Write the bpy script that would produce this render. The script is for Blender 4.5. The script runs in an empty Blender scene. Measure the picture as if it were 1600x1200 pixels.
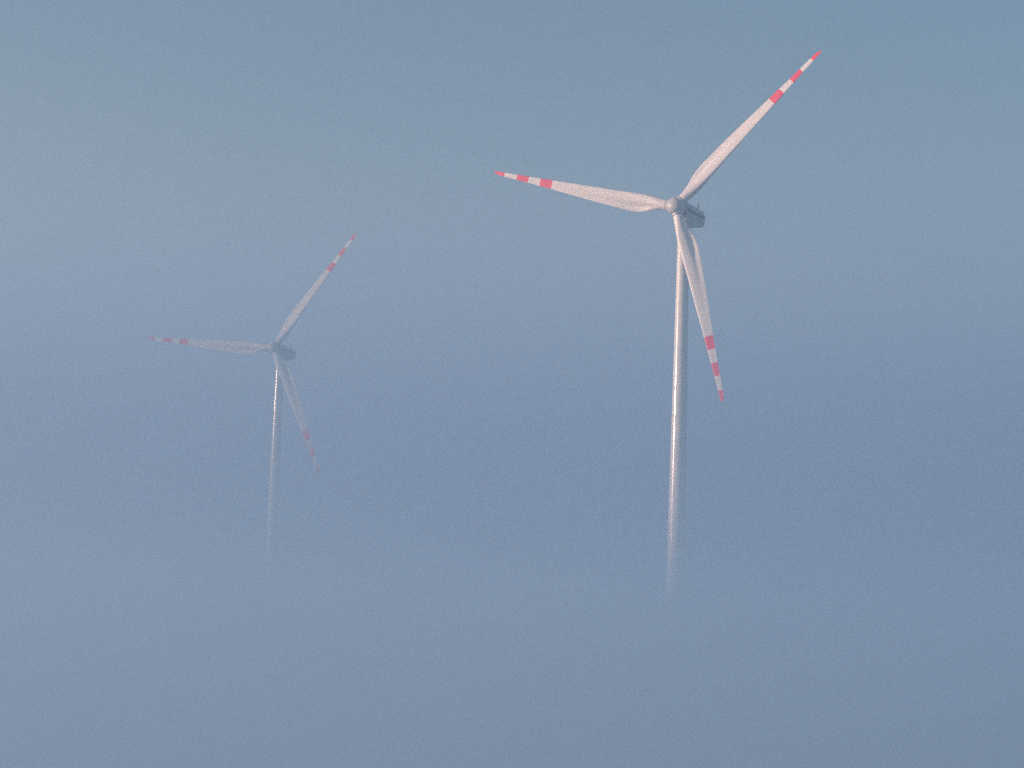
import bpy, bmesh, math, random
from mathutils import Matrix, Vector, noise

scene = bpy.context.scene
COL = scene.collection
R = math.radians

# ------------------------------------------------------------------ camera
CAM_Z = 15.0
PITCH, ROLL = 0.1163168, 0.0325
fw = Vector((0, math.cos(PITCH), math.sin(PITCH)))
r0 = Vector((1, 0, 0))
u0 = r0.cross(fw)
rr = math.cos(ROLL) * r0 + math.sin(ROLL) * u0
uu = math.cos(ROLL) * u0 - math.sin(ROLL) * r0
cam_data = bpy.data.cameras.new('camera')
cam_data.sensor_width = 36.0
cam_data.sensor_fit = 'HORIZONTAL'
cam_data.lens = 3385.74 / 1600.0 * 36.0
cam_data.clip_end = 30000
cam = bpy.data.objects.new('camera', cam_data)
COL.objects.link(cam)
m = Matrix.Identity(4)
for i in range(3):
    m[i][0], m[i][1], m[i][2] = rr[i], uu[i], -fw[i]
m[2][3] = CAM_Z
cam.matrix_world = m
scene.camera = cam

# ------------------------------------------------------------------ sky, sun, exposure
SUN_EL = R(7.0)
SUN_AZ = R(-99.0)                 # measured from +Y towards +X
world = bpy.data.worlds.new('World')
scene.world = world
world.use_nodes = True
wn = world.node_tree
bg = wn.nodes['Background']
sky = wn.nodes.new('ShaderNodeTexSky')
sky.sky_type = 'NISHITA'
sky.sun_disc = False
sky.sun_elevation = SUN_EL
sky.sun_rotation = SUN_AZ
sky.altitude = 300
sky.air_density = 1.0
sky.dust_density = 5.0
sky.ozone_density = 1.9
wn.links.new(sky.outputs[0], bg.inputs[0])
bg.inputs[1].default_value = 0.15

sun_data = bpy.data.lights.new('sun', 'SUN')
sun_data.energy = 3.3
sun_data.angle = R(0.5)
sun_data.color = (1.0, 0.61, 0.51)
sun = bpy.data.objects.new('sun', sun_data)
COL.objects.link(sun)
sd = Vector((math.sin(SUN_AZ) * math.cos(SUN_EL), math.cos(SUN_AZ) * math.cos(SUN_EL), math.sin(SUN_EL)))
sun.rotation_euler = sd.to_track_quat('Z', 'Y').to_euler()
sun.location = sd * 400

scene.view_settings.view_transform = 'Standard'
scene.view_settings.look = 'None'
scene.view_settings.gamma = 1.0
scene.view_settings.exposure = 0.64
scene.cycles.use_denoising = False          # keep the fine grain of a long-lens photo in fog
scene.cycles.volume_bounces = 5
scene.cycles.use_adaptive_sampling = False
scene.cycles.sample_clamp_indirect = 1.5
scene.cycles.volume_step_rate = 1.5
scene.cycles.max_bounces = 12


# ------------------------------------------------------------------ helpers
def obj(name, bm, mats, parent=None):
    me = bpy.data.meshes.new(name)
    bm.normal_update()
    bm.to_mesh(me)
    bm.free()
    for mt in (mats if isinstance(mats, (list, tuple)) else [mats]):
        me.materials.append(mt)
    o = bpy.data.objects.new(name, me)
    COL.objects.link(o)
    if parent:
        o.parent = parent
    return o


def smooth(bm, angle=35):
    bm.normal_update()
    for f in bm.faces:
        f.smooth = True
    lim = R(angle)
    for e in bm.edges:
        if len(e.link_faces) == 2 and e.calc_face_angle(0) > lim:
            e.smooth = False


def loft(bm, rings, cap0=True, cap1=True):
    vr = [[bm.verts.new(p) for p in ring] for ring in rings]
    n = len(vr[0])
    for a, b in zip(vr[:-1], vr[1:]):
        for i in range(n):
            j = (i + 1) % n
            bm.faces.new((a[i], a[j], b[j], b[i]))
    if cap0:
        bm.faces.new(list(reversed(vr[0])))
    if cap1:
        bm.faces.new(vr[-1])
    return vr


def lathe(bm, prof, n=48, axis='z', cap0=True, cap1=True):
    rings = []
    for rad, z in prof:
        ring = []
        for i in range(n):
            a = 2 * math.pi * i / n
            x, y = rad * math.cos(a), rad * math.sin(a)
            ring.append((x, y, z))
        rings.append(ring)
    return loft(bm, rings, cap0, cap1)


def box(bm, x0, x1, y0, y1, z0, z1):
    v = [bm.verts.new(p) for p in ((x0, y0, z0), (x1, y0, z0), (x1, y1, z0), (x0, y1, z0),
                                   (x0, y0, z1), (x1, y0, z1), (x1, y1, z1), (x0, y1, z1))]
    for f in ((3, 2, 1, 0), (4, 5, 6, 7), (0, 1, 5, 4), (1, 2, 6, 5), (2, 3, 7, 6), (3, 0, 4, 7)):
        bm.faces.new([v[i] for i in f])


def rod(bm, p, q, rad, n=10):
    p, q = Vector(p), Vector(q)
    d = (q - p).normalized()
    a = d.orthogonal().normalized()
    b = d.cross(a)
    rings = [[c + rad * (math.cos(t) * a + math.sin(t) * b) for t in
              [2 * math.pi * i / n for i in range(n)]] for c in (p, q)]
    loft(bm, rings)


def new_mat(name):
    mt = bpy.data.materials.new(name)
    mt.use_nodes = True
    return mt, mt.node_tree.nodes, mt.node_tree.links, mt.node_tree.nodes['Principled BSDF']


def paint(name, col, rough, grime=0.06, scale=0.35, stretch=(1, 1, 0.12)):
    mt, N, L, b = new_mat(name)
    tc = N.new('ShaderNodeTexCoord')
    mp = N.new('ShaderNodeMapping')
    mp.inputs['Scale'].default_value = stretch
    L.new(tc.outputs['Object'], mp.inputs[0])
    nz = N.new('ShaderNodeTexNoise')
    nz.inputs['Scale'].default_value = scale * 4
    nz.inputs['Detail'].default_value = 5
    L.new(mp.outputs[0], nz.inputs['Vector'])
    mx = N.new('ShaderNodeMix')
    mx.data_type = 'RGBA'
    mx.inputs[6].default_value = (*[c * (1 - grime * 2) for c in col], 1)
    mx.inputs[7].default_value = (*col, 1)
    L.new(nz.outputs[0], mx.inputs[0])
    L.new(mx.outputs[2], b.inputs['Base Color'])
    b.inputs['Roughness'].default_value = rough
    return mt


WHITE = (0.74, 0.73, 0.72)
M_tower = paint('tower_paint', WHITE, 0.11)
M_shell = paint('shell_paint', (0.52, 0.52, 0.53), 0.4, stretch=(1, 1, 1))
M_collar = paint('collar_paint', WHITE, 0.3)
M_nacelle = paint('nacelle_paint', (0.48, 0.485, 0.50), 0.45, stretch=(1, 1, 1))
M_dark = paint('dark_gap', (0.05, 0.05, 0.055), 0.6)
M_letter = paint('lettering_paint', (0.01, 0.015, 0.04), 0.7)
M_metal = paint('mast_metal', (0.10, 0.10, 0.11), 0.5)


def blade_paint():
    mt, N, L, b = new_mat('blade_paint')
    tc = N.new('ShaderNodeTexCoord')
    sx = N.new('ShaderNodeSeparateXYZ')
    L.new(tc.outputs['Object'], sx.inputs[0])
    dv = N.new('ShaderNodeMath')
    dv.operation = 'DIVIDE'
    dv.inputs[1].default_value = 45.0
    L.new(sx.outputs['Z'], dv.inputs[0])
    cr = N.new('ShaderNodeValToRGB')
    cr.color_ramp.interpolation = 'CONSTANT'
    w = (0.74, 0.725, 0.715, 1)
    rd = (0.80, 0.03, 0.085, 1)
    el = cr.color_ramp.elements
    el[0].position, el[0].color = 0.0, w
    el[1].position, el[1].color = 0.669, rd
    for p, c in ((0.737, w), (0.803, rd), (0.870, w), (0.938, rd)):
        e = el.new(p)
        e.color = c
    L.new(dv.outputs[0], cr.inputs[0])
    nz = N.new('ShaderNodeTexNoise')
    nz.inputs['Scale'].default_value = 0.9
    nz.inputs['Detail'].default_value = 6
    L.new(tc.outputs['Object'], nz.inputs['Vector'])
    mr = N.new('ShaderNodeMapRange')
    mr.inputs[3].default_value = 0.93
    mr.inputs[4].default_value = 1.0
    L.new(nz.outputs[0], mr.inputs[0])
    mx = N.new('ShaderNodeMix')
    mx.data_type = 'RGBA'
    mx.blend_type = 'MULTIPLY'
    mx.inputs[0].default_value = 1.0
    L.new(cr.outputs[0], mx.inputs[6])
    L.new(mr.outputs[0], mx.inputs[7])
    L.new(mx.outputs[2], b.inputs['Base Color'])
    b.inputs['Roughness'].default_value = 0.38
    return mt


M_blade = blade_paint()

# ------------------------------------------------------------------ turbine geometry
HUB_H, OVER, TILT = 105.0, 5.25, R(5.0)
AX = Vector((0, -math.cos(TILT), math.sin(TILT)))       # rotor axis, upwind
E1 = Vector((1, 0, 0))
E2 = Vector((0, math.sin(TILT), math.cos(TILT)))
HUB = Vector((0, 0, HUB_H - 0.08)) + AX * OVER
NAC_BOT = -3.05


def frame(a, cone=0.0):
    d = math.cos(a) * E1 + math.sin(a) * E2
    t = -math.sin(a) * E1 + math.cos(a) * E2
    z = math.cos(cone) * d + math.sin(cone) * AX
    y = z.cross(t)
    mm = Matrix.Identity(4)
    for i in range(3):
        mm[i][0], mm[i][1], mm[i][2], mm[i][3] = t[i], y[i], z[i], HUB[i]
    return mm


def lerp_table(tab, x):
    for (a, *va), (b, *vb) in zip(tab[:-1], tab[1:]):
        if x <= b:
            k = (x - a) / (b - a)
            k2 = k
            return [p + (q - p) * k2 for p, q in zip(va, vb)]
    return list(tab[-1][1:])


#        r    chord thick% twist  axis  round
BL = [(1.9, 2.20, 1.00, 9.0, 0.50, 1.0),
      (3.0, 2.22, 0.98, 9.0, 0.50, 1.0),
      (4.6, 2.72, 0.78, 9.5, 0.45, 0.66),
      (6.6, 3.55, 0.53, 9.5, 0.38, 0.22),
      (8.4, 3.98, 0.41, 9.0, 0.34, 0.04),
      (10.2, 3.98, 0.345, 8.2, 0.32, 0.0),
      (13.0, 3.74, 0.29, 6.6, 0.31, 0.0),
      (18.0, 3.28, 0.25, 4.4, 0.30, 0.0),
      (24.0, 2.66, 0.22, 2.6, 0.30, 0.0),
      (30.0, 2.02, 0.20, 1.4, 0.30, 0.0),
      (36.0, 1.42, 0.18, 0.5, 0.30, 0.0),
      (41.0, 1.04, 0.17, 0.0, 0.30, 0.0),
      (43.6, 0.82, 0.16, 0.0, 0.32, 0.0),
      (44.6, 0.52, 0.15, 0.0, 0.38, 0.0),
      (45.0, 0.14, 0.15, 0.0, 0.45, 0.0)]


def catmull(tab, x):
    n = len(tab)
    for i in range(n - 1):
        if tab[i][0] <= x <= tab[i + 1][0] + 1e-9:
            a, b = tab[i], tab[i + 1]
            h = b[0] - a[0]
            k = (x - a[0]) / h
            out = []
            for c in range(1, len(a)):
                def slope(j):
                    if j <= 0 or j >= n - 1:
                        jj = max(1, min(n - 1, j if j > 0 else 1))
                        return (tab[jj][c] - tab[jj - 1][c]) / (tab[jj][0] - tab[jj - 1][0])
                    s0 = (tab[j][c] - tab[j - 1][c]) / (tab[j][0] - tab[j - 1][0])
                    s1 = (tab[j + 1][c] - tab[j][c]) / (tab[j + 1][0] - tab[j][0])
                    return 0 if s0 * s1 <= 0 else 2 * s0 * s1 / (s0 + s1)
                m0, m1 = slope(i) * h, slope(i + 1) * h
                out.append((2 * k**3 - 3 * k**2 + 1) * a[c] + (k**3 - 2 * k**2 + k) * m0
                           + (-2 * k**3 + 3 * k**2) * b[c] + (k**3 - k**2) * m1)
            return out
    return list(tab[-1][1:])


def blade_bm():
    bm = bmesh.new()
    rings = []
    NS = 40
    zs = []
    z = 1.9
    while z < 43.4:
        zs.append(z)
        z += 0.4
    zs += [43.4, 43.8, 44.15, 44.4, 44.6, 44.8, 44.92, 45.0]
    for z in zs:
        ch, th, tw, ax, rd = catmull(BL, z)
        rd = max(0, min(1, rd))
        ct, st = math.cos(R(tw + 4)), math.sin(R(tw + 4))
        ring = []
        for i in range(NS):
            a = 2 * math.pi * i / NS
            xc = 0.5 + 0.5 * math.cos(a)             # 1 = trailing edge, 0 = leading edge
            # round section
            xr, yr = xc, 0.5 * math.sin(a) * th
            # aerofoil
            t4 = 5 * th * (0.2969 * math.sqrt(max(xc, 0)) - 0.1260 * xc - 0.3516 * xc**2 + 0.2843 * xc**3 - 0.1036 * xc**4)
            cam_ = 0.035 * (1 - (2 * xc - 1)**2)
            ya = (t4 * 0.80 if math.sin(a) > 0 else -t4 * 1.15) - cam_
            if math.sin(a) > 0:                      # pressure side: hollow towards the trailing edge
                k_ = min(1.0, max(0.0, (th - 0.22) / 0.12))
                ya -= 0.10 * k_ * max(0.0, 1.0 - abs(xc - 0.72) / 0.22)
            y = (yr * rd + ya * (1 - rd)) * ch
            x = (xc - ax) * ch
            ring.append((x * ct + y * st, -x * st + y * ct - 0.1 * (z / 45.0) ** 1.5, z))
        rings.append(ring)
    loft(bm, rings)
    smooth(bm, 50)
    return bm


def spinner_bm():
    # body of revolution about local Z (later turned onto the rotor axis)
    bm = bmesh.new()
    prof = [(1.50, -1.62), (1.78, -1.60), (1.86, -1.45), (1.90, -0.9), (1.93, -0.2), (1.92, 0.4), (1.84, 0.95),
            (1.68, 1.4), (1.42, 1.75), (1.08, 2.0), (0.7, 2.15), (0.35, 2.22), (0.05, 2.24)]
    lathe(bm, prof, 56)
    smooth(bm, 40)
    return bm


def collar_bm():
    bm = bmesh.new()
    lathe(bm, [(1.19, 0.9), (1.19, 1.72), (1.25, 1.74), (1.25, 1.98), (1.22, 2.0), (1.05, 2.0)], 40)
    smooth(bm, 30)
    return bm


def gap_bm():
    bm = bmesh.new()
    lathe(bm, [(1.125, 1.97), (1.125, 2.15), (1.08, 2.16)], 36)
    smooth(bm, 30)
    return bm


def nacelle_bm():
    bm = bmesh.new()
    prof = [(-2.5, 1.80), (7.60, 1.72), (8.45, 1.48), (8.95, 0.85), (8.85, -0.45), (8.35, -1.45),
            (7.9, -1.75), (1.35, NAC_BOT + 0.10), (-1.2, NAC_BOT + 0.20), (-2.2, -2.0), (-2.6, -0.8)]
    W = 1.70
    rings = []
    for x in (-W, W):
        rings.append([(x * (0.86 if z < -1.95 else 1.0), y, z + HUB_H) for y, z in prof])
    loft(bm, rings)
    bmesh.ops.recalc_face_normals(bm, faces=bm.faces[:])
    ed = [e for e in bm.edges if e.calc_face_angle(0) > R(20)]
    bmesh.ops.bevel(bm, geom=ed, offset=0.22, segments=4, profile=0.5, affect='EDGES')
    smooth(bm, 30)
    return bm


def lettering_bm():
    rnd = random.Random(5)
    bm = bmesh.new()
    X0, X1 = 1.697, 1.712

    def bar(y0, y1, z0, z1):
        box(bm, X0, X1, y0, y1, HUB_H + z0, HUB_H + z1)
    y = -2.3
    zb = -0.02                        # base line
    tall = {1, 2, 5, 10}
    for k in range(11):
        w = 0.68
        h = 0.86 if k in tall else 0.60
        bar(y, y + 0.26, zb, zb + h)
        if k not in (1, 5):
            bar(y + 0.25, y + w, zb + 0.43, zb + 0.60)
            if k % 3 != 1:
                bar(y + w - 0.25, y + w, zb, zb + 0.425)
            if k % 2 == 0:
                bar(y + 0.175, y + w - 0.175, zb, zb + 0.16)
            y += w + 0.06
        else:
            y += 0.29
    bar(y + 0.05, 8.7, -0.02, 0.62)  # the dark block at the rear end of the writing
    return bm


def seam_bm():
    bm = bmesh.new()
    for y in (0.2, 3.6, 6.6):
        zl = NAC_BOT + (y - 1.35) / 6.55 * 1.3 + 0.75 if y > 1.35 else NAC_BOT + 0.8
        for z0, z1 in ((max(zl, -1.75), -0.10), (0.95, 1.45)):
            box(bm, 1.694, 1.706, y, y + 0.06, HUB_H + z0, HUB_H + z1)
    box(bm, 1.694, 1.706, -2.3, 7.6, HUB_H - 1.05, HUB_H - 0.98)
    box(bm, 1.694, 1.709, 4.3, 5.9, HUB_H - 0.85, HUB_H - 0.35)
    return bm


def turbine(name, label, base, yaw, theta, cone, protos):
    root = bpy.data.objects.new(name, None)
    COL.objects.link(root)
    root.empty_display_size = 3
    root.location = base
    root.rotation_euler = (0, 0, -yaw)
    root['label'] = label
    root['category'] = 'wind turbine'
    root['group'] = 'white wind turbines standing in the fog'

    def part(pname, make, mats, parent, mtx=None):
        if pname in protos:
            o = protos[pname].copy()
            COL.objects.link(o)
            o.parent = parent
        else:
            o = obj(pname, make(), mats, parent)
            protos[pname] = o
        o.matrix_parent_inverse = Matrix.Identity(4)
        o.matrix_basis = mtx if mtx is not None else Matrix.Identity(4)
        return o

    def tower():
        bm = bmesh.new()
        top = HUB_H + NAC_BOT
        secs = [0.0, 21.5, 47.0, 74.0, top]

        def rad(z):
            t = z / top
            return 2.2 + (1.27 - 2.2) * t
        prof = [(2.65, -1.5), (2.65, 0.15), (rad(0.2), 0.2)]
        for a, b in zip(secs[:-1], secs[1:]):
            for k in range(7):
                z = a + (b - a) * k / 7
                if k or a == 0:
                    prof.append((rad(max(z, .25)), max(z, .25)))
            if b != top:          # flange seam between two tower sections
                prof += [(rad(b), b - 0.06), (rad(b) + 0.012, b - 0.05), (rad(b) + 0.012, b + 0.05), (rad(b), b + 0.06)]
        prof.append((rad(top), top))
        lathe(bm, prof, 72)
        smooth(bm, 40)
        return bm

    def yawring():
        bm = bmesh.new()
        lathe(bm, [(1.32, HUB_H + NAC_BOT - 0.55), (1.40, HUB_H + NAC_BOT - 0.5),
                   (1.40, HUB_H + NAC_BOT + 0.30), (1.2, HUB_H + NAC_BOT + 0.32)], 48)
        smooth(bm, 30)
        return bm

    def mast():
        bm = bmesh.new()
        z = HUB_H + 1.6
        rod(bm, (1.0, 6.2, z), (1.0, 6.2, z + 1.85), 0.11)
        rod(bm, (0.72, 6.2, z + 1.05), (1.28, 6.2, z + 1.05), 0.035)
        rod(bm, (0.72, 6.2, z + 1.03), (0.72, 6.2, z + 1.22), 0.05)
        rod(bm, (1.28, 6.2, z + 1.03), (1.28, 6.2, z + 1.22), 0.05)
        return bm

    def neck():
        bm = bmesh.new()
        lathe(bm, [(1.55, -2.7), (1.55, -1.55), (1.3, -1.54)], 40)
        smooth(bm, 30)
        return bm

    part('tower', tower, M_tower, root)
    part('yaw_ring', yawring, M_shell, root)
    nac = part('nacelle', nacelle_bm, M_nacelle, root)
    part('lettering', lettering_bm, M_letter, nac)
    part('panel_seam', seam_bm, M_metal, nac)
    part('weather_mast', mast, M_metal, nac)
    # rotor: hub faces along the rotor axis, turned to its rotor angle
    hm = Matrix.Identity(4)
    a0 = theta
    d = math.cos(a0) * E1 + math.sin(a0) * E2
    t = AX.cross(d)
    for i in range(3):
        hm[i][0], hm[i][1], hm[i][2], hm[i][3] = d[i], t[i], AX[i], HUB[i]
    hub = part('hub', spinner_bm, M_shell, root, hm)
    part('hub_neck', neck, M_dark, hub)
    for k in range(3):
        a = theta + k * 2 * math.pi / 3
        rel = hm.inverted() @ frame(a, cone)
        part('blade_collar', collar_bm, M_collar, hub, rel)
        bl = part('blade', blade_bm, M_blade, root, frame(a, cone))
        part('root_seal', gap_bm, M_dark, bl)
    return root


protos = {}
turbine('wind_turbine', 'nearer and taller white wind turbine with bright red blade bands, dark lettering on its nacelle',
        (36.1995, 463.647, 2.804), 0.42894, 0.8121375, 0.00606, protos)
turbine('wind_turbine', 'smaller distant wind turbine half faded into the blue fog, pale pink blade bands',
        (-74.9177, 692.179, -0.937), 0.308861, 0.964022, 0.01741, protos)


# ------------------------------------------------------------------ ground
def gz(x, y):
    k = 13.4 * math.exp(-((x / 90) ** 2 + ((y + 15) / 38) ** 2))
    b = 2.804 * math.exp(-(((x - 36) / 150) ** 2 + ((y - 464) / 110) ** 2))
    c = -0.95 * math.exp(-(((x + 75) / 150) ** 2 + ((y - 692) / 110) ** 2))
    n = 0.5 * noise.noise(Vector((x / 140, y / 140, 0.3)))
    far = min(1, max(0, (math.hypot(x - 36, y - 464) - 25) / 60)) * min(1, max(0, (math.hypot(x + 75, y - 692) - 25) / 60))
    return k + b + c + n * far


def ground():
    bm = bmesh.new()

    def axis(lo, hi, c0, c1):
        out = []
        v = c0
        while v < c1:
            out.append(v)
            v += 12
        s = 12
        w = c0
        left = []
        while w > lo:
            s *= 1.25
            w = max(lo, w - s)
            left.append(w)
        s = 12
        w = out[-1]
        while w < hi:
            s *= 1.25
            w = min(hi, w + s)
            out.append(w)
        return left[::-1] + out
    xs = axis(-2900, 2900, -220, 220)
    ys = axis(-1400, 4300, -120, 840)
    g = [[bm.verts.new((x, y, gz(x, y))) for x in xs] for y in ys]
    for j in range(len(ys) - 1):
        for i in range(len(xs) - 1):
            bm.faces.new((g[j][i], g[j][i + 1], g[j + 1][i + 1], g[j + 1][i]))
    smooth(bm, 80)
    mt, N, L, b = new_mat('meadow')
    tc = N.new('ShaderNodeTexCoord')
    n1 = N.new('ShaderNodeTexNoise')
    n1.inputs['Scale'].default_value = 0.02
    n1.inputs['Detail'].default_value = 8
    L.new(tc.outputs['Object'], n1.inputs['Vector'])
    cr = N.new('ShaderNodeValToRGB')
    cr.color_ramp.elements[0].position = 0.35
    cr.color_ramp.elements[0].color = (0.045, 0.06, 0.025, 1)
    cr.color_ramp.elements[1].position = 0.68
    cr.color_ramp.elements[1].color = (0.10, 0.09, 0.05, 1)
    L.new(n1.outputs[0], cr.inputs[0])
    L.new(cr.outputs[0], b.inputs['Base Color'])
    b.inputs['Roughness'].default_value = 0.9
    o = obj('ground', bm, mt)
    o['kind'] = 'structure'
    o['label'] = 'open meadow lost under the valley fog'
    return o


ground()


# ------------------------------------------------------------------ haze: valley fog, thick low down and farther out
def haze():
    bm = bmesh.new()
    box(bm, -3000, 3000, -1500, 4400, -4, 170)
    bmesh.ops.recalc_face_normals(bm, faces=bm.faces[:])
    mt = bpy.data.materials.new('fog_air')
    mt.use_nodes = True
    N, L = mt.node_tree.nodes, mt.node_tree.links
    for n_ in list(N):
        if n_.type != 'OUTPUT_MATERIAL':
            N.remove(n_)
    out = [n_ for n_ in N if n_.type == 'OUTPUT_MATERIAL'][0]
    vol = N.new('ShaderNodeVolumePrincipled')
    vol.inputs['Color'].default_value = (0.57, 0.80, 1.0, 1)
    vol.inputs['Anisotropy'].default_value = 0.25
    L.new(vol.outputs[0], out.inputs['Volume'])
    geo = N.new('ShaderNodeNewGeometry')
    sx = N.new('ShaderNodeSeparateXYZ')
    L.new(geo.outputs['Position'], sx.inputs[0])

    def math_(op, a, b=None, c=None):
        n_ = N.new('ShaderNodeMath')
        n_.operation = op
        for i, v in enumerate((a, b, c)):
            if v is None:
                continue
            if isinstance(v, (int, float)):
                n_.inputs[i].default_value = v
            else:
                L.new(v, n_.inputs[i])
        return n_.outputs[0]
    # low layer: A / (1 + exp((z - zt) / s))
    A, ZT, S = 0.0235, 18.8, 4.2
    sc_ = N.new('ShaderNodeVectorMath')
    sc_.operation = 'MULTIPLY'
    sc_.inputs[1].default_value = (1 / 160, 1 / 160, 1 / 70)
    L.new(geo.outputs['Position'], sc_.inputs[0])
    nz = N.new('ShaderNodeTexNoise')
    nz.inputs['Scale'].default_value = 1.0
    nz.inputs['Detail'].default_value = 2.0
    L.new(sc_.outputs[0], nz.inputs['Vector'])
    drift = math_('MULTIPLY_ADD', nz.outputs[0], 0.9, 0.55)      # about 0.75 .. 1.25
    e = math_('EXPONENT', math_('DIVIDE', math_('SUBTRACT', sx.outputs['Z'], ZT), S))
    low = math_('DIVIDE', A, math_('ADD', e, 1.0))
    # farther bank
    mr = N.new('ShaderNodeMapRange')
    mr.interpolation_type = 'SMOOTHSTEP'
    mr.inputs['From Min'].default_value = 450
    mr.inputs['From Max'].default_value = 880
    mr.inputs['To Min'].default_value = 0.00045
    mr.inputs['To Max'].default_value = 0.0049
    L.new(sx.outputs['Y'], mr.inputs['Value'])
    dens = math_('MULTIPLY', math_('ADD', low, mr.outputs[0]), drift)
    L.new(dens, vol.inputs['Density'])
    o = obj('haze', bm, mt)
    o['kind'] = 'stuff'
    o['label'] = 'blue morning fog filling the valley'
    o.display_type = 'WIRE'
    return o


haze()
